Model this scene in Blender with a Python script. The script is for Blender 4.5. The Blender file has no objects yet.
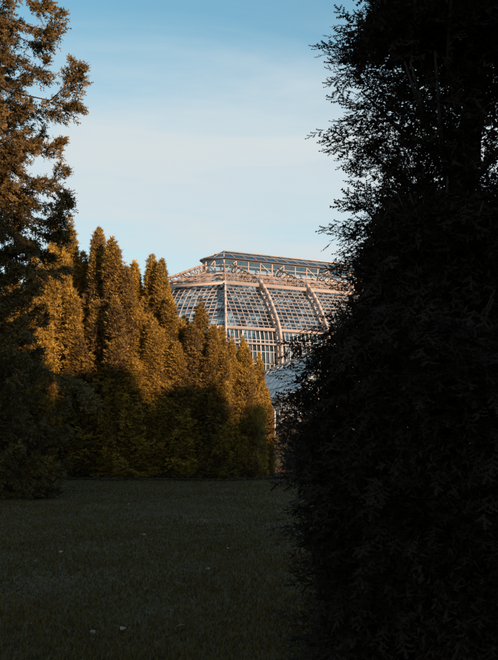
import bpy, math, random
import numpy as np
R = math.radians
rng = np.random.default_rng(11)
random.seed(11)
scn = bpy.context.scene
col = scn.collection

# ------------------------------------------------------------------ camera
F, CX, HOR, EYE = 917.0, 249.0, 443.0, 1.6      # focal length, centre column and horizon in photo pixels, eye height
cam = bpy.data.cameras.new('camera')
cam.sensor_fit = 'VERTICAL'; cam.sensor_height = 36.0; cam.sensor_width = 36.0
cam.lens = 36.0 * F / 660.0
cam.shift_y = (HOR - 330.0) / 660.0
cam.clip_start = 0.1; cam.clip_end = 5000
camo = bpy.data.objects.new('camera', cam); col.objects.link(camo)
camo.location = (0, 0, EYE); camo.rotation_euler = (R(90), 0, 0)
scn.camera = camo

# ------------------------------------------------------------------ sky and sun
SUN = np.array([0.66, -0.7513]); ELEV = R(14)
world = bpy.data.worlds.new('World'); scn.world = world; world.use_nodes = True
nt = world.node_tree; nt.nodes.clear()
N = nt.nodes.new; LK = nt.links.new
out = N('ShaderNodeOutputWorld'); bg = N('ShaderNodeBackground')
sky = N('ShaderNodeTexSky'); sky.sky_type = 'NISHITA'; sky.sun_disc = False
sky.sun_elevation = ELEV; sky.sun_rotation = math.atan2(SUN[0], SUN[1])
sky.air_density = 1.0; sky.dust_density = 0.6; sky.ozone_density = 1.0
tint = N('ShaderNodeMix'); tint.data_type = 'RGBA'; tint.blend_type = 'MULTIPLY'; tint.inputs['Factor'].default_value = 1.0
tint.inputs['B'].default_value = (0.74, 1.24, 1.20, 1)
LK(sky.outputs[0], tint.inputs['A'])
geo = N('ShaderNodeTexCoord')
sep = N('ShaderNodeSeparateXYZ'); LK(geo.outputs['Generated'], sep.inputs[0])
# cirrus: direction projected on a flat layer high above, streaked along one axis
dz = N('ShaderNodeMath'); dz.operation = 'MAXIMUM'; dz.inputs[1].default_value = 0.0; LK(sep.outputs['Z'], dz.inputs[0])
dz2 = N('ShaderNodeMath'); dz2.operation = 'ADD'; dz2.inputs[1].default_value = 0.16; LK(dz.outputs[0], dz2.inputs[0])
vd = N('ShaderNodeVectorMath'); vd.operation = 'DIVIDE'; LK(geo.outputs['Generated'], vd.inputs[0]); LK(dz2.outputs[0], vd.inputs[1])
mp = N('ShaderNodeMapping'); mp.inputs['Rotation'].default_value = (0, 0, R(-14)); mp.inputs['Scale'].default_value = (0.75, 0.95, 0.0)
mp.inputs['Location'].default_value = (2.45, 0.75, 0)
LK(vd.outputs[0], mp.inputs[0])
ns = N('ShaderNodeTexNoise'); ns.inputs['Scale'].default_value = 1.0; ns.inputs['Detail'].default_value = 6; ns.inputs['Roughness'].default_value = 0.5
ns.inputs['Distortion'].default_value = 0.5
LK(mp.outputs[0], ns.inputs['Vector'])
mr = N('ShaderNodeMapRange'); mr.interpolation_type = 'SMOOTHSTEP'
mr.inputs['From Min'].default_value = 0.36; mr.inputs['From Max'].default_value = 0.62; mr.inputs['To Min'].default_value = 0.70; mr.inputs['To Max'].default_value = 1.0
mp2 = N('ShaderNodeMapping'); mp2.inputs['Rotation'].default_value = (0, 0, R(-38)); mp2.inputs['Scale'].default_value = (0.9, 2.3, 0.0); LK(vd.outputs[0], mp2.inputs[0])
n2 = N('ShaderNodeTexNoise'); n2.inputs['Scale'].default_value = 1.2; n2.inputs['Detail'].default_value = 8; n2.inputs['Roughness'].default_value = 0.58; n2.inputs['Distortion'].default_value = 0.9
LK(mp2.outputs[0], n2.inputs['Vector'])
av = N('ShaderNodeMix'); av.data_type = 'FLOAT'; av.inputs['Factor'].default_value = 0.5; LK(ns.outputs['Fac'], av.inputs['A']); LK(n2.outputs['Fac'], av.inputs['B'])
LK(av.outputs['Result'], mr.inputs['Value'])
el = N('ShaderNodeMapRange'); el.interpolation_type = 'SMOOTHSTEP'      # the cirrus bank thins out towards the zenith
el.inputs['From Min'].default_value = 0.23; el.inputs['From Max'].default_value = 0.40; el.inputs['To Min'].default_value = 1.0; el.inputs['To Max'].default_value = 0.12
wob = N('ShaderNodeMath'); wob.operation = 'MULTIPLY_ADD'; wob.inputs[1].default_value = -0.34; LK(av.outputs['Result'], wob.inputs[0])
wz = N('ShaderNodeMath'); wz.operation = 'ADD'; wz.inputs[1].default_value = 0.12; LK(sep.outputs['Z'], wz.inputs[0]); LK(wz.outputs[0], wob.inputs[2])
LK(wob.outputs[0], el.inputs['Value'])
ml = N('ShaderNodeMath'); ml.operation = 'MULTIPLY'; LK(mr.outputs[0], ml.inputs[0]); LK(el.outputs[0], ml.inputs[1])
cm = N('ShaderNodeMix'); cm.data_type = 'RGBA'
LK(ml.outputs[0], cm.inputs['Factor']); LK(tint.outputs['Result'], cm.inputs['A'])
cm.inputs['B'].default_value = (4.4, 4.85, 5.02, 1)
LK(cm.outputs['Result'], bg.inputs['Color'])
bg.inputs['Strength'].default_value = 0.10
LK(bg.outputs[0], out.inputs[0])

sun = bpy.data.lights.new('sun', 'SUN'); sun.energy = 5.0; sun.angle = R(0.8); sun.color = (1.0, 0.68, 0.47)
suno = bpy.data.objects.new('sun', sun); col.objects.link(suno); suno.location = (40, -30, 30)
from mathutils import Vector
ce = math.cos(ELEV)
suno.rotation_euler = Vector((SUN[0] * ce, SUN[1] * ce, math.sin(ELEV))).to_track_quat('Z', 'Y').to_euler()

vs = scn.view_settings
vs.view_transform = 'Standard'; vs.look = 'None'; vs.gamma = 1.0; vs.use_curve_mapping = False; vs.exposure = 0.6

# ------------------------------------------------------------------ helpers
def at(px, py, D):
    return np.array([(px - CX) / F * D, D, EYE + (HOR - py) / F * D])

def empty(name, loc, label=None, cat=None, group=None):
    o = bpy.data.objects.new(name, None); col.objects.link(o); o.location = loc
    o.empty_display_size = 0.3
    tag(o, label, cat, group); return o

def tag(o, label=None, cat=None, group=None, kind=None):
    for k, v in (('label', label), ('category', cat), ('group', group), ('kind', kind)):
        if v: o[k] = v
    return o

def np_mesh(name, V, faces_flat, sizes, attr=None, smooth=False):
    V = np.asarray(V, dtype=np.float32); faces_flat = np.asarray(faces_flat, dtype=np.int32); sizes = np.asarray(sizes, dtype=np.int32)
    me = bpy.data.meshes.new(name)
    me.vertices.add(len(V)); me.vertices.foreach_set('co', V.ravel())
    me.loops.add(len(faces_flat)); me.loops.foreach_set('vertex_index', faces_flat)
    me.polygons.add(len(sizes))
    st = np.concatenate([[0], np.cumsum(sizes)[:-1]]).astype(np.int32)
    me.polygons.foreach_set('loop_start', st)
    me.update(calc_edges=True)
    if smooth: me.polygons.foreach_set('use_smooth', np.ones(len(sizes), dtype=bool))
    if attr is not None:
        a = me.attributes.new('tint', 'FLOAT', 'POINT'); a.data.foreach_set('value', np.asarray(attr, dtype=np.float32))
    me.validate()
    return me

class MB:
    """collects boxes, bars, tubes and polygons into one mesh"""
    def __init__(s): s.v = []; s.f = []; s.n = 0
    def add(s, V, Fs):
        s.v.extend([tuple(map(float, p)) for p in V]); s.f.extend([tuple(i + s.n for i in f) for f in Fs]); s.n = len(s.v)
    def bar(s, a, b, w, h, up=(0, 0, 1)):
        a = np.asarray(a, float); b = np.asarray(b, float); d = b - a; L = np.linalg.norm(d)
        if L < 1e-6: return
        d /= L; up = np.asarray(up, float)
        x = np.cross(d, up)
        if np.linalg.norm(x) < 1e-4: x = np.cross(d, (1, 0, 0))
        x /= np.linalg.norm(x); y = np.cross(x, d)
        c = [x * sx * w / 2 + y * sy * h / 2 for sx, sy in ((-1, -1), (1, -1), (1, 1), (-1, 1))]
        s.add([a + q for q in c] + [b + q for q in c], [(3, 2, 1, 0), (4, 5, 6, 7), (0, 1, 5, 4), (1, 2, 6, 5), (2, 3, 7, 6), (3, 0, 4, 7)])
    def tube(s, pts, rad, n=6):
        pts = [np.asarray(p, float) for p in pts]; rings = []
        for i, p in enumerate(pts):
            d = pts[min(i + 1, len(pts) - 1)] - pts[max(i - 1, 0)]; d /= (np.linalg.norm(d) + 1e-9)
            x = np.cross(d, (0.3, 0.2, 1) if abs(d[2]) < 0.9 else (1, 0, 0)); x /= np.linalg.norm(x); y = np.cross(d, x)
            r = rad[i]
            rings.append([p + r * (math.cos(2 * math.pi * k / n) * x + math.sin(2 * math.pi * k / n) * y) for k in range(n)])
        V = [q for rr in rings for q in rr]; Fs = []
        for i in range(len(pts) - 1):
            for k in range(n):
                Fs.append((i * n + k, i * n + (k + 1) % n, (i + 1) * n + (k + 1) % n, (i + 1) * n + k))
        Fs.append(tuple(range(n))[::-1]); Fs.append(tuple((len(pts) - 1) * n + k for k in range(n)))
        s.add(V, Fs)
    def build(s, name, mat, parent=None, smooth=False):
        me = np_mesh(name, np.array(s.v), [i for f in s.f for i in f], [len(f) for f in s.f], smooth=smooth)
        return mk(name, me, mat, parent)

def mk(name, me, mat, parent=None):
    o = bpy.data.objects.new(name, me); col.objects.link(o)
    if mat and not me.materials: me.materials.append(mat)
    if parent: o.parent = parent
    return o

def copy_tree(o, parent=None):
    c = o.copy(); col.objects.link(c); c.parent = parent
    for ch in [k for k in bpy.data.objects if k.parent == o]: copy_tree(ch, c)
    return c

# ------------------------------------------------------------------ materials
def newmat(name):
    m = bpy.data.materials.new(name); m.use_nodes = True; m.node_tree.nodes.clear()
    return m, m.node_tree.nodes.new, m.node_tree.links.new

def leaf_mat(name, dark, light, transl=0.25, rough=0.55, ns_scale=0.6):
    m, N, L = newmat(name)
    o = N('ShaderNodeOutputMaterial'); p = N('ShaderNodeBsdfPrincipled'); t = N('ShaderNodeBsdfTranslucent'); mx = N('ShaderNodeMixShader')
    a = N('ShaderNodeAttribute'); a.attribute_name = 'tint'
    g = N('ShaderNodeNewGeometry'); no = N('ShaderNodeTexNoise'); no.inputs['Scale'].default_value = ns_scale; no.inputs['Detail'].default_value = 3
    L(g.outputs['Position'], no.inputs['Vector'])
    ad = N('ShaderNodeMath'); ad.operation = 'MULTIPLY_ADD'; ad.inputs[1].default_value = 0.9; L(no.outputs['Fac'], ad.inputs[0])
    sb = N('ShaderNodeMath'); sb.operation = 'SUBTRACT'; sb.inputs[1].default_value = 0.45; L(a.outputs['Fac'], sb.inputs[0]); L(sb.outputs[0], ad.inputs[2])
    oi = N('ShaderNodeObjectInfo'); ov = N('ShaderNodeMath'); ov.operation = 'MULTIPLY_ADD'; ov.inputs[1].default_value = 0.36; ov.inputs[2].default_value = -0.18; L(oi.outputs['Random'], ov.inputs[0])
    a2 = N('ShaderNodeMath'); a2.operation = 'ADD'; L(ad.outputs[0], a2.inputs[0]); L(ov.outputs[0], a2.inputs[1])
    cr = N('ShaderNodeMix'); cr.data_type = 'RGBA'; cr.clamp_factor = True; L(a2.outputs[0], cr.inputs['Factor'])
    cr.inputs['A'].default_value = (*dark, 1); cr.inputs['B'].default_value = (*light, 1)
    L(cr.outputs['Result'], p.inputs['Base Color']); L(cr.outputs['Result'], t.inputs['Color'])
    p.inputs['Roughness'].default_value = rough; p.inputs['Specular IOR Level'].default_value = 0.25 if rough < .9 else 0.03
    mx.inputs[0].default_value = transl; L(p.outputs[0], mx.inputs[1]); L(t.outputs[0], mx.inputs[2]); L(mx.outputs[0], o.inputs[0])
    return m

def rough_mat(name, c1, c2, scale=4.0, rough=0.8, bump=0.2, detail=5, spec=0.3, bscale=None):
    m, N, L = newmat(name)
    o = N('ShaderNodeOutputMaterial'); p = N('ShaderNodeBsdfPrincipled')
    g = N('ShaderNodeNewGeometry'); no = N('ShaderNodeTexNoise'); no.inputs['Scale'].default_value = scale; no.inputs['Detail'].default_value = detail
    no.inputs['Roughness'].default_value = 0.65
    L(g.outputs['Position'], no.inputs['Vector'])
    mr = N('ShaderNodeMapRange'); mr.inputs['From Min'].default_value = 0.3; mr.inputs['From Max'].default_value = 0.7; L(no.outputs['Fac'], mr.inputs['Value'])
    cr = N('ShaderNodeMix'); cr.data_type = 'RGBA'; L(mr.outputs[0], cr.inputs['Factor'])
    cr.inputs['A'].default_value = (*c1, 1); cr.inputs['B'].default_value = (*c2, 1); L(cr.outputs['Result'], p.inputs['Base Color'])
    p.inputs['Roughness'].default_value = rough; p.inputs['Specular IOR Level'].default_value = spec
    if bump:
        n2 = N('ShaderNodeTexNoise'); n2.inputs['Scale'].default_value = bscale or scale * 6; n2.inputs['Detail'].default_value = 4
        L(g.outputs['Position'], n2.inputs['Vector'])
        b = N('ShaderNodeBump'); b.inputs['Strength'].default_value = bump; b.inputs['Distance'].default_value = 0.03
        L(n2.outputs['Fac'], b.inputs['Height']); L(b.outputs[0], p.inputs['Normal'])
    L(p.outputs[0], o.inputs[0]); return m

def glass_mat(name, tintc, refl, gcol=(1, 1, 1), rough=0.04):
    m, N, L = newmat(name)
    o = N('ShaderNodeOutputMaterial'); tr = N('ShaderNodeBsdfTransparent'); tr.inputs[0].default_value = (*tintc, 1)
    gl = N('ShaderNodeBsdfGlossy'); gl.inputs['Color'].default_value = (*gcol, 1); gl.inputs['Roughness'].default_value = rough
    g = N('ShaderNodeNewGeometry'); no = N('ShaderNodeTexNoise'); no.inputs['Scale'].default_value = 0.9; no.inputs['Detail'].default_value = 2
    L(g.outputs['Position'], no.inputs['Vector'])
    b = N('ShaderNodeBump'); b.inputs['Strength'].default_value = 0.25; b.inputs['Distance'].default_value = 0.08; L(no.outputs['Fac'], b.inputs['Height']); L(b.outputs[0], gl.inputs['Normal'])
    lw = N('ShaderNodeLayerWeight'); lw.inputs['Blend'].default_value = 0.5
    pw = N('ShaderNodeMath'); pw.operation = 'POWER'; pw.inputs[1].default_value = 4.0; L(lw.outputs['Facing'], pw.inputs[0])
    fr = N('ShaderNodeMath'); fr.operation = 'MULTIPLY'; fr.inputs[1].default_value = 0.75; L(pw.outputs[0], fr.inputs[0])
    ad = N('ShaderNodeMath'); ad.operation = 'ADD'; ad.use_clamp = True; ad.inputs[1].default_value = refl; L(fr.outputs[0], ad.inputs[0])
    mx = N('ShaderNodeMixShader'); L(ad.outputs[0], mx.inputs[0]); L(tr.outputs[0], mx.inputs[1]); L(gl.outputs[0], mx.inputs[2]); L(mx.outputs[0], o.inputs[0])
    return m

M = {}
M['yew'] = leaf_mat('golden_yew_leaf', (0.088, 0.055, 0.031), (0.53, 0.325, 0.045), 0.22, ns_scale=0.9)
M['spruce'] = leaf_mat('spruce_needle', (0.038, 0.030, 0.015), (0.185, 0.114, 0.033), 0.12, ns_scale=1.2)
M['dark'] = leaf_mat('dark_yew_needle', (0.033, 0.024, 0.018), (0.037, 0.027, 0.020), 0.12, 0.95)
M['shrub'] = leaf_mat('dark_shrub_leaf', (0.05, 0.045, 0.03), (0.10, 0.08, 0.05), 0.15)
M['palm'] = leaf_mat('tropical_leaf', (0.03, 0.05, 0.025), (0.08, 0.10, 0.05), 0.2)
M['litter'] = leaf_mat('leaf_litter', (0.06, 0.02, 0.012), (0.20, 0.07, 0.035), 0.1)
M['dry_leaf'] = leaf_mat('fallen_leaf', (0.22, 0.14, 0.08), (0.42, 0.30, 0.18), 0.15)
M['grass'] = leaf_mat('grass_blade', (0.060, 0.040, 0.015), (0.160, 0.102, 0.036), 0.2, 0.95, ns_scale=0.30)
M['lawn'] = rough_mat('lawn_soil', (0.042, 0.031, 0.013), (0.098, 0.069, 0.028), 0.35, 0.95, 0.6, bscale=30)
M['bark'] = rough_mat('bark', (0.035, 0.024, 0.018), (0.09, 0.065, 0.05), 7, 0.9, 0.6)
M['bark_dark'] = rough_mat('dark_bark', (0.022, 0.017, 0.013), (0.045, 0.035, 0.028), 7, 0.95, 0.6)
M['steel'] = rough_mat('painted_steel', (0.43, 0.345, 0.30), (0.52, 0.43, 0.375), 0.8, 0.5, 0.05)
M['dark_paint'] = rough_mat('dark_grey_paint', (0.13, 0.12, 0.115), (0.19, 0.175, 0.165), 1, 0.5, 0.05)
M['steel_bar'] = rough_mat('glazing_bar_paint', (0.37, 0.325, 0.30), (0.46, 0.405, 0.37), 0.9, 0.5, 0.0)
M['steel_rust'] = rough_mat('weathered_steel', (0.28, 0.19, 0.14), (0.40, 0.29, 0.23), 0.9, 0.6, 0.05)
M['white'] = rough_mat('white_paint', (0.52, 0.50, 0.48), (0.62, 0.60, 0.58), 1.2, 0.5, 0.05)
M['roof_pale'] = rough_mat('pale_screen_roof', (0.66, 0.64, 0.63), (0.80, 0.78, 0.76), 0.6, 0.5, 0.1)
M['glass'] = glass_mat('greenhouse_glass', (0.82, 0.85, 0.86), 0.08)
M['dusty_glass'] = glass_mat('dusty_glass', (0.42, 0.47, 0.50), 0.16, (.8, .9, 1), 0.12)
M['dark_glass'] = glass_mat('dark_glass', (0.22, 0.25, 0.28), 0.12, (.8, .92, 1), 0.05)
M['roof_glass'] = glass_mat('blue_roof_glass', (0.10, 0.18, 0.22), 0.10, (0.55, 0.78, 0.9))
M['plinth'] = rough_mat('sandstone', (0.28, 0.24, 0.19), (0.40, 0.35, 0.29), 1.5, 0.9, 0.3)
M['soil'] = rough_mat('soil', (0.045, 0.034, 0.026), (0.085, 0.065, 0.05), 3, 0.95, 0.8)
M['needles'] = leaf_mat('needle_litter', (0.05, 0.035, 0.022), (0.13, 0.085, 0.05), 0.1)
M['stone'] = rough_mat('pale_stone', (0.45, 0.42, 0.38), (0.6, 0.56, 0.52), 9, 0.8, 0.3)

# ------------------------------------------------------------------ ground
def ground():
    xs = np.concatenate([[-3000, -600, -150], np.linspace(-60, 60, 81), [150, 600, 3000]])
    ys = np.concatenate([[-3000, -400, -80], np.linspace(-30, 150, 91), [300, 900, 3000]])
    X, Y = np.meshgrid(xs, ys)
    Z = 0.035 * np.sin(X * 0.31 + 1.1) * np.sin(Y * 0.27) + 0.025 * np.sin(X * 0.83) * np.cos(Y * 0.61)
    Z *= (np.abs(X) < 61) & (Y > -31) & (Y < 60)
    V = np.stack([X, Y, Z], -1).reshape(-1, 3); nx, ny = len(xs), len(ys)
    f = [i for j in range(ny - 1) for k in range(nx - 1) for i in (j * nx + k, j * nx + k + 1, (j + 1) * nx + k + 1, (j + 1) * nx + k)]
    o = mk('ground', np_mesh('ground', V, f, [4] * ((nx - 1) * (ny - 1)), smooth=True), M['lawn']); o['kind'] = 'structure'
def gz(x, y):
    return 0.035 * np.sin(x * 0.31 + 1.1) * np.sin(y * 0.27) + 0.025 * np.sin(x * 0.83) * np.cos(y * 0.61)
ground()

# ------------------------------------------------------------------ foliage machinery
def frames(D, rg):
    D = D / (np.linalg.norm(D, axis=1, keepdims=True) + 1e-9)
    a = rg.normal(size=D.shape); s = np.cross(D, a); s /= (np.linalg.norm(s, axis=1, keepdims=True) + 1e-9)
    return D, s, np.cross(s, D)

def scatter(P, D, S, T, TF, rg, side=None, tint=None):
    """copies triangle template T (k,3: along, side, up) to every P, direction D, scale S"""
    P = np.asarray(P, float); n = len(P); k = len(T)
    d, s, u = frames(np.asarray(D, float), rg)
    if side is not None:
        s = side - (side * d).sum(1, keepdims=True) * d; s /= (np.linalg.norm(s, axis=1, keepdims=True) + 1e-9); u = np.cross(s, d)
    S = np.asarray(S, float)[:, None, None]
    V = P[:, None, :] + S * (T[None, :, 0:1] * d[:, None] + T[None, :, 1:2] * s[:, None] + T[None, :, 2:3] * u[:, None])
    Fi = (np.asarray(TF)[None] + (np.arange(n) * k)[:, None, None])
    if tint is None: tint = rg.random(n)
    return V.reshape(-1, 3), Fi.reshape(-1, 3), np.repeat(tint, k)

def leaf_mesh(name, chunks):
    V = []; Fs = []; A = []; n = 0
    for v, f, a in chunks:
        V.append(v); Fs.append(f + n); A.append(a); n += len(v)
    V = np.concatenate(V); Fs = np.concatenate(Fs); A = np.concatenate(A)
    return np_mesh(name, V, Fs.ravel(), np.full(len(Fs), 3), attr=A)

def tmpl_tuft(nb, spread, width, seed):
    r = np.random.default_rng(seed); T = []; TF = []
    for i in range(nb):
        az = 2 * math.pi * i / nb + r.uniform(-.4, .4); sp = spread * r.uniform(0.3, 1); L = r.uniform(0.65, 1.0); b = r.uniform(0, 0.25)
        d = np.array([math.cos(sp), math.sin(sp) * math.cos(az), math.sin(sp) * math.sin(az)])
        w = np.cross(d, r.normal(size=3)); w /= np.linalg.norm(w)
        p0 = np.array([b, 0, 0]); j = len(T)
        T += [p0 - w * width * .5 + d * L * .15, p0 + w * width * .5 + d * L * .2, p0 + d * L]
        TF.append((j, j + 1, j + 2))
    return np.array(T), np.array(TF)

def tmpl_shoot(npairs, nl, nw, ang=60, flat=0.25, seed=0):
    """a shoot of needles in two ranks; length 1"""
    r = np.random.default_rng(seed); T = [np.array([0, -.012, 0]), np.array([0, .012, 0]), np.array([1, 0, 0])]; TF = [(0, 1, 2)]
    for i in range(npairs):
        t = (i + .5) / npairs
        for sgn in (-1, 1):
            a = R(ang * (1 - .35 * t)) + r.uniform(-.2, .2); l = nl * (1 - .45 * t ** 2) * r.uniform(.8, 1.1)
            d = np.array([math.cos(a), sgn * math.sin(a), r.uniform(-flat, flat) + 0.1]); d /= np.linalg.norm(d)
            p = np.array([t, 0, 0]); w = np.array([1, 0, 0]) * nw * .5; j = len(T)
            T += [p - w, p + w, p + d * l]; TF.append((j, j + 1, j + 2))
    return np.array(T), np.array(TF)

def tmpl_spray(shoots, shoot_t, seed):
    """a flat twig with side shoots; length ~1"""
    r = np.random.default_rng(seed); Ts, TFs = shoot_t; T = []; TF = []; n = 0
    def put(p, d, s, l):
        nonlocal n
        d = d / np.linalg.norm(d); s = s - s.dot(d) * d; s /= np.linalg.norm(s); u = np.cross(s, d)
        v = p + l * (Ts[:, 0:1] * d + Ts[:, 1:2] * s + Ts[:, 2:3] * u); T.append(v); TF.append(TFs + n); n += len(v)
    for i in range(shoots):
        t = (i + .6) / (shoots + .5); sg = 1 if i % 2 else -1
        a = R(r.uniform(38, 62)) * sg; l = (0.42 * (1 - .35 * t)) * r.uniform(.75, 1.15)
        p = np.array([t * .8, 0, -.10 * t * t]); d = np.array([math.cos(a), math.sin(a), r.uniform(-.35, .2)])
        put(p, d, np.array([-math.sin(a), math.cos(a), r.uniform(-.3, .3)]), l)
    put(np.array([.62, 0, -.06]), np.array([1, 0, -.2]), np.array([0, 1, .1]), .42)
    tw = np.array([[0, -.012, 0], [0, .012, 0], [.8, 0, -.064]]); T.append(tw); TF.append(np.array([[0, 1, 2]]) + n)
    return np.concatenate(T), np.concatenate(TF)

# ------------------------------------------------------------------ columnar golden yews
YEW_T = [tmpl_tuft(5, 0.85, 0.24, s) for s in range(4)]

def yew_profile(t):
    return np.clip(0.80 + 0.55 * t - 1.0 * t ** 2.0, 0, None) * np.clip((1 - t) / 0.38, 0, 1) ** 0.62

def yew_crown(seed, H, Rad, spires, plumes=420, per=44):
    """spires: list of (dx, dy, height fraction, radius fraction)"""
    rg = np.random.default_rng(seed); chunks = []
    tot = sum(h * r for _, _, h, r in spires)
    for dx, dy, hf, rf in spires:
        n = int(plumes * hf * rf / tot); h = H * hf; r0 = Rad * rf
        t = rg.random(n) ** 0.9 * 0.97; t[:3] = (0.97, 0.95, 0.92)[:min(3, n)]
        az = rg.random(n) * 2 * math.pi
        er = r0 * yew_profile(t) * (0.80 + 0.28 * np.sin(az * 3 + seed + 5 * t) * 0.5 + rg.normal(size=n) * 0.19)
        tip = np.stack([dx + er * np.cos(az), dy + er * np.sin(az), t * h + rg.uniform(-.05, .5, n)], -1)
        ln = np.clip(rg.normal(1.5, 0.4, n), .7, 2.6) * (1 - .35 * t)
        inward = np.clip(er - ln * 0.30, 0.0, None)
        bas = np.stack([dx + inward * np.cos(az), dy + inward * np.sin(az), np.maximum(t * h - ln, 0.0)], -1)
        ax = tip - bas; L = np.linalg.norm(ax, axis=1, keepdims=True); ax /= L
        ptint = rg.random(n)
        q = rg.random((n, per)) ** 0.8
        pr = 0.30 * (q + .12) ** .35 * np.clip(1.02 - q, 0, 1) ** .75 * rg.uniform(.75, 1.25, (n, 1))
        a2 = rg.random((n, per)) * 2 * math.pi
        o1 = np.cross(ax, np.array([0.31, 0.17, 0.2])); o1 /= np.linalg.norm(o1, axis=1, keepdims=True); o2 = np.cross(ax, o1)
        off = pr[..., None] * (np.cos(a2)[..., None] * o1[:, None] + np.sin(a2)[..., None] * o2[:, None])
        P = bas[:, None] + (q * L)[..., None] * ax[:, None] + off
        Dv = ax[:, None] * 0.75 + off / 0.21 * 0.65 + np.array([0, 0, .35]) + rg.normal(size=P.shape) * 0.22
        P = P.reshape(-1, 3); Dv = Dv.reshape(-1, 3); P[:, 2] = np.maximum(P[:, 2], 0.03)
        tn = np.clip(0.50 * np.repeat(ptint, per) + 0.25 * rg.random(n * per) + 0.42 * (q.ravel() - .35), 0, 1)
        S = rg.uniform(0.085, 0.18, len(P))
        idx = rg.integers(0, 4, len(P))
        for k in range(4):
            m = idx == k
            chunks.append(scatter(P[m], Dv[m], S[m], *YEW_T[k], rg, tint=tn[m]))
    return chunks

def yew_trunk(H, spires):
    mb = MB()
    for dx, dy, hf, rf in spires:
        mb.tube([(dx * .3, dy * .3, -0.1), (dx * .8, dy * .8, H * hf * .3), (dx, dy, H * hf * .9)], [.14, .09, .02], 6)
    return mb

def make_yew(seed, H, Rad, spires, plumes, per):
    root = empty('golden_yew', (0, 0, 0))
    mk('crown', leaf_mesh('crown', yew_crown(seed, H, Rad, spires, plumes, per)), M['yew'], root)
    yew_trunk(H, spires).build('trunk', M['bark'], root)
    return root, H

def spire_set(seed, n, spread, lo):
    r = np.random.default_rng(seed); out_ = [(0, 0, 1.0, .62)]
    for k in range(n):
        a = 6.283 * k / n + r.uniform(-.4, .4); d = spread * r.uniform(.55, 1.05)
        out_.append((d * math.cos(a), d * math.sin(a), r.uniform(lo, .97) * (1 - .10 * d), r.uniform(.38, .62)))
    return out_
protos = [
    make_yew(1, 10.0, 1.15, spire_set(41, 7, .80, .70), 940, 54),
    make_yew(2, 10.0, 1.00, spire_set(42, 5, .62, .66), 760, 54),
    make_yew(3, 10.0, 1.10, [(0, 0, 1, .62), (.40, -.2, .96, .5), (-.6, .3, .80, .6), (.2, .7, .74, .5), (-.1, -.75, .70, .55), (.75, .1, .68, .5)], 840, 54),
    make_yew(4, 6.5, 1.30, spire_set(47, 7, .95, .76), 760, 54),
]
used = [False] * len(protos)
YG = 'golden columnar yews along the far edge of the lawn'
yews = [  # pixel column, pixel row of the tip, distance, width factor, prototype, turn, label
    (14, 262, 39.5, 1.15, 0, 20, 'golden yew half hidden behind the tall spruce trunk side'),
    (46, 238, 41.0, 1.15, 2, 200, 'golden yew whose round top shows just past the spruce branches'),
    (73, 210, 42.5, 1.10, 0, 110, 'tallest broad golden yew standing beside the spruce'),
    (95, 215, 41.5, 1.05, 2, 300, 'golden yew with twin blunt tips next to the tallest one'),
    (119, 233, 41.0, 1.15, 1, 60, 'tall pointed golden yew with a ragged tip in mid row'),
    (131, 300, 41.0, 1.15, 0, 250, 'shorter golden yew in front of the tall pointed ones'),
    (147, 246, 42.0, 1.02, 2, 345, 'slender golden yew with paired pencil tips beside the glasshouse gallery end'),
    (173, 290, 41.0, 1.10, 1, 170, 'golden yew whose tip overlaps the lower end of the glasshouse gallery'),
    (100, 300, 41.2, 1.20, 2, 80, 'low golden yew in the shaded front of the row below the tall tips'),
    (200, 294, 41.5, 0.95, 0, 275, 'golden yew with tufted tip before the glasshouse corner post'),
    (188, 338, 41.4, 1.00, 1, 330, 'short golden yew in the shaded front of the corner post'),
    (222, 324, 41.8, 0.98, 3, 15, 'broad many tipped golden yew before the upright glazed wall'),
    (243, 334, 42.6, 0.72, 3, 130, 'last full size golden yew of the row nearest the dark tree'),
    (53, 216, 42.0, 1.0, 1, 40, 'golden yew filling the back of the row behind the tallest one'),
    (108, 254, 43.0, 1.0, 0, 140, 'golden yew filling the back of the row beside the ragged tip'),
    (133, 256, 42.6, 1.0, 1, 215, 'golden yew rising behind the shorter one in mid row'),
    (161, 276, 41.6, 0.9, 2, 190, 'golden yew between the pencil tips and the gallery end'),
    (185, 308, 42.0, 0.9, 2, 50, 'golden yew filling the dip beside the tufted tip'),
    (212, 318, 41.0, 0.8, 1, 260, 'narrow golden yew just in front of the corner post foot'),
    (233, 332, 41.6, 0.7, 0, 310, 'golden yew squeezed between the two broad many tipped ones'),
    (262, 372, 46.0, 0.62, 1, 95, 'small slim golden yew before the pale wing roof'),
]
for px, py, D, wf, pi, rz, lab in yews:
    src, H = protos[pi]
    o = src if not used[pi] else copy_tree(src)
    used[pi] = True
    p = at(px, py, D)
    o.location = (p[0], p[1], gz(p[0], p[1]) - .03); o.rotation_euler = (R(((rz * 7) % 50 - 25) * .08), R(((rz * 13) % 60 - 30) * .08), R(rz))
    o.scale = (wf * 1.4, wf * 1.4, (p[2] + .03) / (H + 0.35))
    tag(o, lab, 'tree', YG)

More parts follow.
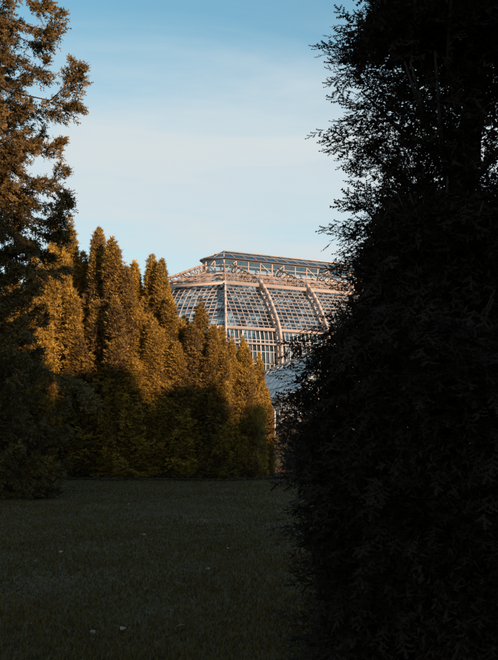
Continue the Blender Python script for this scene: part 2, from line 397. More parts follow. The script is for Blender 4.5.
# ------------------------------------------------------------------ tall spruce
SPR_T = [tmpl_shoot(3, 0.46, 0.30, 50, .8, s) for s in range(3)]
def spruce():
    rg = np.random.default_rng(5)
    D0 = 28.0; bx = at(-42, 0, D0)[0]; H = 19.5
    root = empty('spruce_tree', (bx, D0, 0), 'tall spruce with upswept orange lit branch tips beside the golden yews', 'tree')
    mb = MB(); mb.tube([(0, 0, -.2), (.05, 0, 5), (0, .05, 11), (0, 0, H)], [.34, .27, .17, .02], 10)
    mb.build('trunk', M['bark'], root, smooth=True)
    paths = []
    z = 0.35
    while z < H - .4:
        t = z / H
        Lm = (3.9 * (1 - t) ** 0.55 * (1 - .24 * math.exp(-((t - .36) / .13) ** 2)))
        a0 = rg.random() * 6.28
        nb = 6 if z < 15 else 5
        for k in range(nb):
            a = a0 + 6.283 * k / nb + rg.normal() * .2; L = Lm * rg.uniform(.72, 1.05)
            droop = rg.uniform(.16, .34) * (1 - t * .5); up = rg.uniform(.10, .3)
            s = np.linspace(0, 1, 9)
            r = L * s; h = z + L * (-droop * np.sin(s * 2.4) + up * s ** 3)
            w = a + .12 * np.sin(s * 4 + k)
            P = np.stack([r * np.cos(w), r * np.sin(w), np.maximum(h, .12)], -1)
            paths.append((P, 1.0))
        z += rg.uniform(.27, .40)
    # the branches whose outlines stand against the sky
    def pxpath(pts, dep):
        P = np.array([at(x, y, D0 + d) - np.array([bx, D0, 0]) for (x, y), d in zip(pts, np.linspace(0, dep, len(pts)))])
        s = np.linspace(0, 1, len(P)); q = np.linspace(0, 1, 9)
        return np.stack([np.interp(q, s, P[:, i]) for i in range(3)], -1)
    for pts, dep, w in (([(-42, 60), (0, 88), (40, 104), (60, 97), (71, 80), (76, 64)], -1.2, 1.0),
                     ([(-42, 70), (0, 100), (40, 112), (62, 112), (75, 104)], -.6, .9),
                     ([(-42, -10), (-5, 15), (24, 22), (40, 32), (52, 30), (62, 12)], -.8, .55),
                     ([(-42, 0), (-5, 22), (20, 38), (40, 46), (48, 40)], .4, .8),
                     ([(-42, 20), (-5, 48), (25, 62), (40, 72), (47, 62)], -.3, .9),
                     ([(-42, -40), (0, -22), (28, 0), (38, 6), (46, 2)], -.3, .8),
                     ([(-42, 100), (0, 126), (32, 140), (50, 148), (60, 140)], .5, .7),
                     ([(-42, 130), (0, 158), (30, 178), (50, 186), (62, 168)], -.7, .9),
                     ([(-42, 145), (0, 178), (32, 200), (54, 206), (66, 196)], -.2, 1.0),
                     ([(-42, 160), (0, 195), (34, 218), (52, 222), (60, 214)], -.9, 1.0),
                     ([(-42, 175), (0, 205), (30, 226), (50, 236), (62, 232)], -.4, 1.0), ([(-42, 190), (-10, 215), (20, 235), (40, 250), (52, 255)], .3, 1.0), ([(-42, 180), (-20, 200), (0, 222), (18, 240), (30, 246)], -.9, 1.0),
                     ([(-42, 225), (0, 258), (32, 270), (54, 271), (68, 266)], -1.6, .35),
                     
                     ([(-42, 300), (10, 350), (50, 372), (78, 384), (92, 400)], -1.4, 1.0)):
        paths.append((pxpath(pts, dep), w))
    wood = MB(); chunks = []; Ps = []; Ds = []; Ss = []; Tn = []
    for P, w in paths:
        L = np.linalg.norm(P[-1] - P[0]); wood.tube(P[::2], np.linspace(.007 * L + .008, .004, 5), 4)
        nsec = int(15 * L * (0.6 + .4 * w)); bt = rg.random()
        ss = np.sort(rg.uniform(.12, 1, nsec)) ** .85
        base = np.stack([np.interp(ss, np.linspace(0, 1, 9), P[:, i]) for i in range(3)], -1)
        g = np.gradient(P, axis=0); tg = np.stack([np.interp(ss, np.linspace(0, 1, 9), g[:, i]) for i in range(3)], -1)
        tg /= np.linalg.norm(tg, axis=1, keepdims=True)
        lat = np.cross(tg, [0, 0, 1]); lat /= np.linalg.norm(lat, axis=1, keepdims=True) + 1e-9
        sg = np.where(rg.random(nsec) < .5, -1, 1)[:, None]
        sl = (0.22 + 0.62 * (1 - ss) ** .6 * min(1, L / 3)) * rg.uniform(.6, 1.2, nsec) * (.55 + .45 * w)
        sd = tg * .75 + lat * sg * rg.uniform(.3, 1, (nsec, 1)) + np.array([0, 0, -1]) * rg.uniform(-.1, .55, (nsec, 1)); sd /= np.linalg.norm(sd, axis=1, keepdims=True)
        m = 13
        q = (np.arange(m) + .5) / m
        pp = base[:, None] + (q[None] * sl[:, None])[..., None] * sd[:, None] + np.array([0, 0, -.12]) * (q ** 2)[None, :, None]
        pp = pp + rg.normal(size=pp.shape) * .03
        dd = sd[:, None] * .8 + rg.normal(size=pp.shape) * .5
        Ps.append(pp.reshape(-1, 3)); Ds.append(dd.reshape(-1, 3)); Ss.append(rg.uniform(.12, .21, nsec * m)); Tn.append(np.clip(.5 * bt + .5 * rg.random(nsec * m), 0, 1))
    wood.build('branches', M['bark'], root)
    Ps = np.concatenate(Ps); Ds = np.concatenate(Ds); Ss = np.concatenate(Ss); Tn = np.concatenate(Tn); Ps[:, 2] = np.maximum(Ps[:, 2], .05)
    kp = (Ps[:, 0] > .3) | (rg.random(len(Ps)) < .45); Ps, Ds, Ss, Tn = Ps[kp], Ds[kp], Ss[kp], Tn[kp]      # thinner on the side away from the lawn
    idx = rg.integers(0, 3, len(Ps))
    for k in range(3):
        mm = idx == k; chunks.append(scatter(Ps[mm], Ds[mm], Ss[mm], *SPR_T[k], rg, tint=Tn[mm]))
    mk('crown', leaf_mesh('crown', chunks), M['spruce'], root)
    print('spruce shoots', len(Ps))
spruce()

# ------------------------------------------------------------------ big dark yew
DD = 6.7; DPX = 446.0; PPM = F / DD
OUT = np.array([(-330, 410), (-260, 385), (-160, 368), (-60, 350), (0, 346), (25, 332), (45, 322), (75, 330), (92, 342), (115, 316), (138, 324), (165, 342), (200, 348), (222, 338), (240, 328), (260, 326),
                (285, 328), (318, 322), (332, 302), (342, 288), (360, 283), (385, 278), (405, 273), (425, 278), (450, 270), (480, 268), (505, 275), (530, 278), (580, 280), (670, 284)], float)
def dark_r(z):
    y = HOR - (z - EYE) * PPM
    return (DPX - np.interp(y, OUT[:, 0], OUT[:, 1])) / PPM
DK_SHOOT = tmpl_shoot(4, 0.37, 0.26, 58, .4, 3)
DK_T = [tmpl_spray(5, DK_SHOOT, s) for s in range(4)]
FILL_T = [tmpl_tuft(7, 1.2, 0.30, s + 30) for s in range(3)]
NEEDLE_T = [tmpl_tuft(6, 1.25, 0.26, s + 60) for s in range(3)]
def dark_crown(seed, H, rfun, sprays, fill, loose=None):
    rg = np.random.default_rng(seed); chunks = []; P = []; Dv = []
    # branch clumps: sprays gather round branch ends so that the surface breaks into lobes and gaps
    nb = sprays // 14
    z = rg.uniform(.1, H - .25, nb * 2); w = rfun(z) / 1.35
    keep = rg.random(nb * 2) < np.clip(w, .25, 1) * .8
    if loose is not None:
        keep &= ~((z > loose[0]) & (z < loose[1]) & (rg.random(nb * 2) < loose[2]))
    z = z[keep]; az = rg.random(len(z)) * 6.283
    lob = 1 + .06 * np.sin(az * 3 + z * 2.1 + seed) * (1 - np.exp(-((az - math.pi) / .5) ** 2))
    er = rfun(z) * lob * (1 - .55 * rg.random(len(z)) ** 2.2) - .12
    tip = np.stack([er * np.cos(az), er * np.sin(az), z], -1)
    outd = np.stack([np.cos(az), np.sin(az), rg.uniform(-.35, .45, len(z))], -1)
    k = 14
    loc = np.clip(rg.normal(size=(len(z), k, 3)), -1.6, 1.6) * np.array([.085, .085, .07])
    P = (tip[:, None] - outd[:, None] * rg.uniform(0, .32, (len(z), k, 1)) + loc).reshape(-1, 3)
    Dv = (outd[:, None] + np.clip(rg.normal(size=(len(z), k, 3)), -1.5, 1.5) * .42 + np.array([0, 0, -.05])).reshape(-1, 3)
    P[:, 2] = np.clip(P[:, 2], .08, None)
    side = np.cross(Dv, np.array([0, 0, 1.0])) + rg.normal(size=Dv.shape) * .35
    S = rg.uniform(.13, .215, len(P)); tn = rg.random(len(P)); idx = rg.integers(0, 4, len(P))
    for q in range(4):
        m = idx == q; chunks.append(scatter(P[m], Dv[m], S[m], *DK_T[q], rg, side=side[m], tint=tn[m]))
    # inner foliage
    z = rg.uniform(.05, H - .9, fill)
    if loose is not None: z = z[~((z > loose[0] - .1) & (z < loose[1] + .1) & (rg.random(fill) < loose[3]))]
    az = rg.random(len(z)) * 6.283; rr = np.clip(rfun(z) - np.where(z < 2.9, .13, .18), .05, None) * (.86 + .14 * np.sin(az * 5 + 2.3 * z) * np.sin(z * 4.1 + az * 2)) * np.sqrt(rg.random(len(z)))
    Pf = np.stack([rr * np.cos(az), rr * np.sin(az), z], -1); Df = rg.normal(size=Pf.shape) + np.stack([np.cos(az), np.sin(az), 0 * az], -1) * .6
    idx = rg.integers(0, 3, len(z))
    for q in range(3):
        m = idx == q; chunks.append(scatter(Pf[m], Df[m], rg.uniform(.06, .11, m.sum()), *NEEDLE_T[q], rg))
    print('dark sprays', len(P))
    return chunks

def dark_tree():
    H = 7.0
    root = empty('dark_yew', ((DPX - CX) / F * DD, DD, 0), 'large near black yew in silhouette with foliage down to the lawn', 'tree')
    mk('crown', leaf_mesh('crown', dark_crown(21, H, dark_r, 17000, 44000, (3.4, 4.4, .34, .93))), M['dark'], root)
    mb = MB(); mb.tube([(0, 0, -.2), (.06, .05, .9), (.02, .08, 1.7), (.16, .06, 2.5), (.12, .14, 3.3), (.26, .18, 4.2), (.2, .22, 5.2), (.25, .2, 6.5)], [.22, .18, .16, .13, .11, .08, .06, .02], 8); mb.build('trunk', M['bark_dark'], root, smooth=True)
    rg = np.random.default_rng(8); br = MB()
    for i in range(70):
        z = rg.uniform(.5, 6.0); a = rg.random() * 6.283; r = dark_r(np.array([z + .3]))[0] * .8
        br.tube([(0.1, .05, z - .2), (r * .5 * math.cos(a), r * .5 * math.sin(a), z), (r * math.cos(a), r * math.sin(a), z + .35)], [.035, .02, .006], 4)
    br.build('branches', M['bark_dark'], root)
dark_tree()

# ------------------------------------------------------------------ shade trees beyond the frame on the sun's side
def shade_trees():
    def rf(z): return 3.0 * np.clip(1 - (np.asarray(z) / 13.4) ** 1.7, 0.03, 1) ** .9
    root = empty('shade_yew', (0, 0, 0))
    rg = np.random.default_rng(77); nc = 950; per = 26
    z = 13.2 * rg.random(nc) ** 1.15; az = rg.random(nc) * 6.283; rr = rf(z) * (1 - .6 * rg.random(nc) ** 1.5) * (1 + .22 * np.sin(az * 3 + z * 1.9))
    C = np.stack([rr * np.cos(az), rr * np.sin(az), z], -1)
    od = np.stack([np.cos(az), np.sin(az), .5 + 0 * az], -1)
    P = (C[:, None] + rg.normal(size=(nc, per, 3)) * np.array([.30, .30, .22]) + od[:, None] * rg.uniform(-.5, .5, (nc, per, 1))).reshape(-1, 3); P[:, 2] = np.maximum(P[:, 2], .1)
    Dv = (od[:, None] + rg.normal(size=(nc, per, 3)) * .6).reshape(-1, 3)
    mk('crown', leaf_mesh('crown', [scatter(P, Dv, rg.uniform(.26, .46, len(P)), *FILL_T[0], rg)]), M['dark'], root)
    mb = MB(); mb.tube([(0, 0, -.2), (.1, 0, 5), (0, 0, 12)], [.4, .3, .05], 8); mb.build('trunk', M['bark'], root)
    spots = [(12.2, -20.5, 11), (12.0, -16, 11), (12.0, -12, 11.5), (11.6, -7.5, 12), (11.5, -3, 13), (11.2, 1.2, 14), (11.0, 5.4, 14.8), (10.8, 10, 14.5), (11.3, 14.5, 12.8), (12.0, 18.5, 11.2), (12.8, 22.3, 9.4), (13.8, 26, 7.8), (15.5, 30, 6.5), (16.6, 36, 6.2), (17.8, 43, 7.0), (16.0, 7, 13.5), (16.3, 12, 12.0), (16.8, 2, 15), (17, -6, 13), (17.2, -13, 13)]
    for i, (x, y, h) in enumerate(spots):
        o = root if i == 0 else copy_tree(root)
        o.location = (x, y, 0); o.scale = (1, 1, h / 13); o.rotation_euler = (0, 0, i * 1.3)
        tag(o, 'tall dark yew in the row past the silhouetted yew on the sunny side', 'tree', 'dark yews screening the sun')
shade_trees()

# ------------------------------------------------------------------ greenhouse
GANG = R(27.0); GA = at(225, 283.4, 107.0)
gu = np.array([math.cos(GANG), math.sin(GANG), 0]); gv = np.array([-math.sin(GANG), math.cos(GANG), 0])
EXT = R(49.0); CU, CV = 8.2 * math.cos(EXT), 8.2 * math.sin(EXT); L_, W_ = 49.0, 6.0 + 2 * 8.2 * math.sin(EXT)
HG = GA[2]
POLY = np.array([(0, 0), (L_, 0), (L_ + CU, CV), (L_ + CU, W_ - CV), (L_, W_), (0, W_), (-CU, W_ - CV), (-CU, CV)], float)
NP = len(POLY)
def edge(i):
    a, b = POLY[i], POLY[(i + 1) % NP]; t = (b - a); ln = np.linalg.norm(t); t = t / ln
    return a, t, np.array([t[1], -t[0]]), ln
def ktan(i):                                   # half the turn at the start corner of edge i
    n1 = edge((i - 1) % NP)[2]; n2 = edge(i)[2]; return math.tan(math.acos(max(-1, min(1, n1.dot(n2)))) / 2)
def wpt(p2, h):
    return GA * np.array([1, 1, 0]) + p2[0] * gu + p2[1] * gv + np.array([0, 0, h])
def fp(i, s, d, h):
    a, t, n, ln = edge(i); return wpt(a + t * s + n * d, h)
def span(i, d):
    ln = edge(i)[3]; return (-d * ktan(i), ln + d * ktan((i + 1) % NP))
def station(px):                               # where a pixel column meets the long gallery line
    k = (px - CX) / F; return (k * GA[1] - GA[0]) / (math.cos(GANG) - k * math.sin(GANG))
# profile of the glass skin: offset outward from the gallery line, height
DL = -6.9
lc = GA[1] + DL * (-1.0)                       # distance of the near lantern corner
LANT_T = EYE + (HOR - 258.0) / F * lc; LANT_B = LANT_T - 1.45
UP = [(DL - DL * k / 6, LANT_B + (HG - .05 - LANT_B) * k / 6) for k in range(7)]
cd = np.array([0, 1.15, 2.1, 2.9, 3.6, 4.2, 4.7]); chh = np.array([HG - .05, 19.2, 18.2, 17.2, 16.2, 15.3, 14.5])
hh = np.linspace(HG - .05, 14.5, 13); CUR = [(float(np.interp(-h, -chh, cd)), float(h)) for h in hh]
WAL = [(4.7, 14.5), (5.0, 13.2), (5.15, 11.9), (5.25, 10.5), (5.25, 9.0), (5.25, 7.5), (5.25, 6.0), (5.25, 4.5), (5.25, 3.0), (5.25, 1.6)]

gh = empty('glasshouse', tuple(wpt((L_ / 2, W_ / 2), 0)), 'large domed glass and pale steel tropical house with blue glazed lantern roof', 'greenhouse')
ginv = -np.array(gh.location)
def gbuild(mb, name, mat, parent=None, kind=None, label=None):
    me_v = np.array(mb.v) + ginv; mb.v = [tuple(p) for p in me_v]
    o = mb.build(name, mat, parent or gh)
    if kind: o['kind'] = kind
    if label: o['label'] = label
    return o

def offset_path(i, s, path, off):
    """points of a profile path moved off along its normal in the plane of the rib"""
    P = np.array(path); g = np.gradient(P, axis=0); nrm = np.stack([-g[:, 1], g[:, 0]], -1); nrm /= np.linalg.norm(nrm, axis=1, keepdims=True)
    if nrm[:, 1].sum() + nrm[:, 0].sum() < 0: nrm = -nrm
    return P + nrm * off

def truss(mb, pin, pout, w, c, lat, upv):
    """pin/pout: lists of world points for both chords"""
    for q, cc in ((pin, c * .8), (pout, c)):
        for a, b in zip(q[:-1], q[1:]): mb.bar(a, b + (b - a) / np.linalg.norm(b - a) * .05, w if q is pout else w * .8, cc, upv)
    for k in range(len(pin) - 1):
        mb.bar(pin[k], pout[k + 1] if k % 2 == 0 else pout[k], lat, lat, upv)
        mb.bar(pin[k + 1] if k % 2 == 0 else pin[k], pout[k + 1] if k % 2 == 0 else pout[k + 1], lat, lat, upv)

S0 = station(256.5); SP = station(303.5) - S0; print('ribs', S0, SP)
def resample(path, n):
    P = np.array(path, float); s = np.concatenate([[0], np.cumsum(np.linalg.norm(np.diff(P, axis=0), axis=1))]); q = np.linspace(0, s[-1], n)
    return np.stack([np.interp(q, s, P[:, k]) for k in range(2)], -1)
for i in range(NP):
    a, t, n, ln = edge(i); n3 = n[0] * gu + n[1] * gv; t3 = t[0] * gu + t[1] * gv
    if i in (0, 4): stations = [S0 + SP * k for k in range(int((ln - S0) / SP) + 1)]; stations = [s for s in stations if s < ln - 1]
    elif i in (2, 6): stations = [ln / 2]
    else: stations = []
    for s in stations:
        mb = MB()
        pin = resample(UP, 9); pout = offset_path(i, s, pin, .95)
        truss(mb, [fp(i, s, d, h) for d, h in pin], [fp(i, s, d, h) for d, h in pout], .20, .15, .08, t3)
        gbuild(mb, 'roof_rib', M['steel_rust'])
        mb = MB()
        pin = resample(CUR + WAL[1:], 22); pout = offset_path(i, s, pin, .95)
        truss(mb, [fp(i, s, d, h) for d, h in pin], [fp(i, s, d, h) for d, h in pout], .46, .22, .12, t3)
        gbuild(mb, 'wall_rib', M['steel'])
    # corner rib at the start vertex of this edge
    nprev = edge((i - 1) % NP)[2]; bis = (n + nprev); bis = bis / (1 + n.dot(nprev))
    def cp(d, h): return wpt(a + bis * d, h)
    b3 = bis[0] * gu + bis[1] * gv; side3 = np.cross(b3, [0, 0, 1])
    mb = MB(); pin = resample(UP, 10); pout = offset_path(i, 0, pin, .9)
    truss(mb, [cp(d, h) for d, h in pin], [cp(d, h) for d, h in pout], .24, .17, .09, side3); gbuild(mb, 'corner_roof_rib', M['steel_rust'])
    mb = MB(); pin = resample(CUR + WAL[1:], 18); pout = offset_path(i, 0, pin, .5)
    truss(mb, [cp(d, h) for d, h in pin], [cp(d, h) for d, h in pout], .46, .22, .12, side3); gbuild(mb, 'corner_post', M['steel'])
    # gallery: walkway beam, girder and railing
    def ring(mb, d, h, w, hgt):
        lo, hi = span(i, d); mb.bar(fp(i, lo, d, h), fp(i, hi, d, h), w, hgt)
    mb = MB(); ring(mb, .62, HG + .05, 1.0, .16); ring(mb, 1.05, HG - .08, .14, .42); gbuild(mb, 'gallery_beam', M['steel'])
    mb = MB(); lo, hi = span(i, 1.0)
    mb.bar(fp(i, lo, 1.0, HG + 1.0), fp(i, hi, 1.0, HG + 1.0), .05, .05); mb.bar(fp(i, lo, 1.0, HG + .6), fp(i, hi, 1.0, HG + .6), .03, .03)
    k = int((hi - lo) / 1.6)
    for q in range(k + 1): s = lo + (hi - lo) * q / k; mb.bar(fp(i, s, 1.0, HG + .1), fp(i, s, 1.0, HG + 1.0), .045, .045, n3)
    gbuild(mb, 'gallery_railing', M['steel'])
    # girder behind the gallery: weathered lattice
    mb = MB(); d0, h0 = UP[5]; lo, hi = span(i, d0); d1, h1 = UP[3]; lo1, hi1 = span(i, d1)
    mb.bar(fp(i, lo, d0, h0 + .35), fp(i, hi, d0, h0 + .35), .12, .14); mb.bar(fp(i, lo1, d1, h1 + .3), fp(i, hi1, d1, h1 + .3), .14, .2)
    k = max(4, int((hi - lo) / 1.1))
    for q in range(k):
        s = lo + (hi - lo) * q / k; s2 = lo + (hi - lo) * (q + 1) / k
        m1 = lo1 + (hi1 - lo1) * (q + .5) / k
        mb.bar(fp(i, s, d0, h0 + .35), fp(i, m1, d1, h1 + .3), .09, .09, n3); mb.bar(fp(i, m1, d1, h1 + .3), fp(i, s2, d0, h0 + .35), .09, .09, n3)
    gbuild(mb, 'lattice_girder', M['steel_rust'])
    # sill beam between the curved glazing and the upright wall
    mb = MB(); ring(mb, 5.0, 14.45, .30, .34); ring(mb, 5.32, 12.75, .2, .2); gbuild(mb, 'sill_beam', M['steel'])
    # glazing bars
    def bars(path, step, w, major, name, mat, rows, prof_off=.06):
        mb = MB(); P = np.array(path)
        for j, (d, h) in enumerate(path):
            if not rows or j % rows: continue
            lo, hi = span(i, d + prof_off); mb.bar(fp(i, lo, d + prof_off, h), fp(i, hi, d + prof_off, h), w, w * 1.15)
        if step:
            k0 = int(np.floor(span(i, P[:, 0].max())[0] / step)) - 1; k1 = int(np.ceil(span(i, P[:, 0].max())[1] / step)) + 1
            ph = S0 if i in (0, 4) else ln / 2
            for k in range(k0 - 10, k1 + 10):
                s = ph + k * step; ww = w * (1.7 if k % major == 0 else 1)
                for (da, ha), (db, hb) in zip(path[:-1], path[1:]):
                    if all(span(i, d)[0] - .02 < s < span(i, d)[1] + .02 for d in (da, db)):
                        mb.bar(fp(i, s, da + .1, ha), fp(i, s, db + .1, hb), ww, w, n3)
        return gbuild(mb, name, mat, kind='stuff')
    bars(UP, 1.675, .075, 2, 'roof_glazing_bars', M['steel_bar'], 1)
    bars(CUR, SP / 9, .066, 9, 'curved_glazing_bars', M['steel_bar'], 1)
    bars(WAL, SP / 12, .07, 4, 'wall_glazing_bars', M['white'], 1)
    # glass
    for nm, path, step in (('roof_glass', UP, 1.675), ('curved_glass', CUR, SP / 9), ('wall_glass', WAL, SP / 12)):
        mb = MB(); V = []; Fs = []; ph = S0 if i in (0, 4) else ln / 2
        for (da, ha), (db, hb) in zip(path[:-1], path[1:]):
            (la, ra), (lb, rb) = span(i, da), span(i, db)
            k0 = int(math.floor((min(la, lb) - ph) / step)); k1 = int(math.ceil((max(ra, rb) - ph) / step))
            for k in range(k0, k1):
                sa, sb = ph + k * step, ph + (k + 1) * step
                a0, a1, b0, b1 = max(sa, la), min(sb, ra), max(sa, lb), min(sb, rb)
                if a1 - a0 < .02 and b1 - b0 < .02: continue
                a1 = max(a1, a0); b1 = max(b1, b0)
                j1, j2 = rng.normal(size=2) * .012                     # no two panes sit at quite the same angle
                q = len(V); V += [fp(i, a0, da + j1, ha), fp(i, a1, da - j1, ha), fp(i, b1, db + j2, hb), fp(i, b0, db - j2, hb)]
                Fs.append((q + 1, q, q + 3, q + 2))
        mb.add(V, Fs); go = gbuild(mb, nm, M['glass'], kind='stuff')
        go.data.materials.append(M['dusty_glass']); go.data.materials.append(M['dark_glass'])
        wts = {'roof_glass': (.7, .25, .05), 'curved_glass': (.38, .40, .22), 'wall_glass': (.55, .35, .10)}[nm]
        go.data.polygons.foreach_set('material_index', rng.choice(3, size=len(go.data.polygons), p=wts).astype(np.int32))
    # plinth
    mb = MB(); lo, hi = span(i, 5.25); mb.bar(fp(i, lo, 5.25, .75), fp(i, hi, 5.25, .75), .5, 1.7); gbuild(mb, 'plinth', M['plinth'])
    # lantern: posts, rails, glass, eave
    dl = DL; lo, hi = span(i, dl); le = hi - lo
    mb = MB(); k = max(2, int(round(le / 1.68)))
    for q in range(k + 1):
        s = lo + le * q / k; mb.bar(fp(i, s, dl, LANT_B - .3), fp(i, s, dl, LANT_T), .16 if q % 4 == 0 else .10, .14, n3)
        if q < k:
            s2 = lo + le * (q + 1) / k
            if q % 4 in (0, 3):
                a_, b_ = (s, s2) if q % 4 == 0 else (s2, s)
                mb.bar(fp(i, a_, dl + .05, LANT_B), fp(i, b_, dl + .05, LANT_T - .1), .09, .09, n3)
    for hq, w in ((LANT_B, .18), (LANT_B + .75, .09), (LANT_T, .16)): mb.bar(fp(i, lo, dl + .03, hq), fp(i, hi, dl + .03, hq), .14, w)
    gbuild(mb, 'lantern_frame', M['steel'])
    lo, hi = span(i, dl + .35); mb = MB(); mb.bar(fp(i, lo, dl + .35, LANT_T + .14), fp(i, hi, dl + .35, LANT_T + .14), .2, .16); gbuild(mb, 'lantern_eave', M['dark_paint'])
# lantern roof: hipped, glazed
EAV = LANT_T + .24; dl = DL + .3; RU = 5.0
lp = []
for i in range(NP):
    a, t, n, ln = edge(i); npv = edge((i - 1) % NP)[2]; bis = (n + npv) / (1 + n.dot(npv)); lp.append(a + bis * dl)
kk = (223.5 - CX) / F                            # ridge end: where the pixel column of the apex meets the middle line
q0 = wpt((0, W_ / 2), 0); RU = (kk * q0[1] - q0[0]) / (math.cos(GANG) - kk * math.sin(GANG))
RID = EYE + (HOR - 251.5) / F * (q0[1] + RU * math.sin(GANG)); print('ridge', RU, RID, EAV)
r0 = np.array([RU, W_ / 2]); r1 = np.array([L_ - RU, W_ / 2])
lant = None
faces = [(0, [lp[0], lp[1], r1, r0]), (1, [lp[1], lp[2], r1]), (2, [lp[2], lp[3], r1]), (3, [lp[3], lp[4], r1]), (4, [lp[4], lp[5], r0, r1]), (5, [lp[5], lp[6], r0]), (6, [lp[6], lp[7], r0]), (7, [lp[7], lp[0], r0])]
mb = MB()
for i, q in faces:
    pts = [wpt(p, EAV if k < 2 else RID) for k, p in enumerate(q)]; mb.add(pts, [tuple(range(len(pts)))])
lant = gbuild(mb, 'lantern_roof', M['roof_glass'])
mb = MB()
for i, q in faces:
    a, b = q[0], q[1]; c, d = (q[3], q[2]) if len(q) == 4 else (q[2], q[2])
    n = max(2, int(np.linalg.norm(b - a) / 1.5))
    lift = np.array([0, 0, .05])
    for k in range(1, n):
        f = k / n; e0 = wpt(a + (b - a) * f, EAV) + lift
        # bars run up the slope square to the eave until they meet the ridge or a hip
        tt = (b - a) / np.linalg.norm(b - a); nn = np.array([-tt[1], tt[0]])
        p = a + (b - a) * f; lo = 0; full = abs((c - a).dot(nn))
        reach = full
        for (h0, h1) in ((a, c), (b, d)):
            for _ in range(1):
                hd = h1 - h0; den = nn[0] * hd[1] - nn[1] * hd[0]
                if abs(den) > 1e-6:
                    tq = ((h0 - p)[0] * hd[1] - (h0 - p)[1] * hd[0]) / den; sq = ((h0 - p)[0] * nn[1] - (h0 - p)[1] * nn[0]) / den
                    if 0 <= sq <= 1 and 0 < tq < reach: reach = tq
        if reach > .1: mb.bar(e0, wpt(p + nn * reach, EAV + (RID - EAV) * reach / full) + lift, .05, .04)
    mb.bar(wpt(a, EAV) + lift, wpt(c, RID) + lift, .12, .10)
mb.bar(wpt(r0, RID + .06), wpt(r1, RID + .06), .2, .14)
for hf in (.5,):
    for i, q in faces:
        a, b = q[0], q[1]; c, d = (q[3], q[2]) if len(q) == 4 else (q[2], q[2])
        mb.bar(wpt(a + (c - a) * hf, EAV + (RID - EAV) * hf + .06), wpt(b + (d - b) * hf, EAV + (RID - EAV) * hf + .06), .06, .06)
ob = gbuild(mb, 'roof_bars', M['steel_bar'], parent=lant); ob['kind'] = 'stuff'
# lantern glass
mb = MB()
for i in range(NP):
    lo, hi = span(i, DL - .04); mb.add([fp(i, lo, DL - .04, LANT_B), fp(i, hi, DL - .04, LANT_B), fp(i, hi, DL - .04, LANT_T), fp(i, lo, DL - .04, LANT_T)], [(0, 1, 2, 3)])
gbuild(mb, 'lantern_glass', M['glass'])

# plants growing inside
def tropical(i, u, v, h, r):
    rg = np.random.default_rng(300 + i); p = wpt((u, v), 0)
    root = empty('tropical_tree', tuple(p), ['leafy dark tropical tree inside the glasshouse by its near corner', 'leafy dark tropical tree inside the glasshouse behind the first rib', 'leafy dark tropical tree inside the glasshouse behind the second rib',
                 'leafy dark tropical tree inside the glasshouse beyond the second rib', 'leafy dark tropical tree by the far wall inside the glasshouse', 'leafy dark tropical tree in the glasshouse end bay'][i], 'tree', 'plants inside the glasshouse')
    mb = MB(); mb.tube([(0, 0, -.1), (.2, .1, h * .5), (0, 0, h * .92)], [.28, .2, .06], 8)
    for k in range(9):
        a = rg.random() * 6.28; z = h * rg.uniform(.4, .85); mb.tube([(0.1, 0, z), (r * .5 * math.cos(a), r * .5 * math.sin(a), z + .8), (r * .85 * math.cos(a), r * .85 * math.sin(a), z + 1.2)], [.09, .05, .02], 5)
    mb.build('trunk', M['bark'], root)
    n = 2600; d = rg.normal(size=(n, 3)); d /= np.linalg.norm(d, axis=1, keepdims=True); P = d * (rg.random((n, 1)) ** .45) * np.array([r, r, h * .36]) * (1 + .2 * np.sin(d[:, :1] * 5 + i)) + np.array([0, 0, h * .64])
    mk('crown', leaf_mesh('crown', [scatter(P, d + np.array([0, 0, -.3]) + rg.normal(size=P.shape) * .5, rg.uniform(.5, .9, n), *FILL_T[i % 3], rg)]), M['palm'], root)
for i, q in enumerate([(1.5, 7, 15.5, 3.6), (8, 5, 16.5, 3.6), (15, 6, 15, 3.8), (22, 8, 17, 4), (10, 14.5, 14, 4), (-2.5, 12, 13.5, 3.4)]): tropical(i, *q)

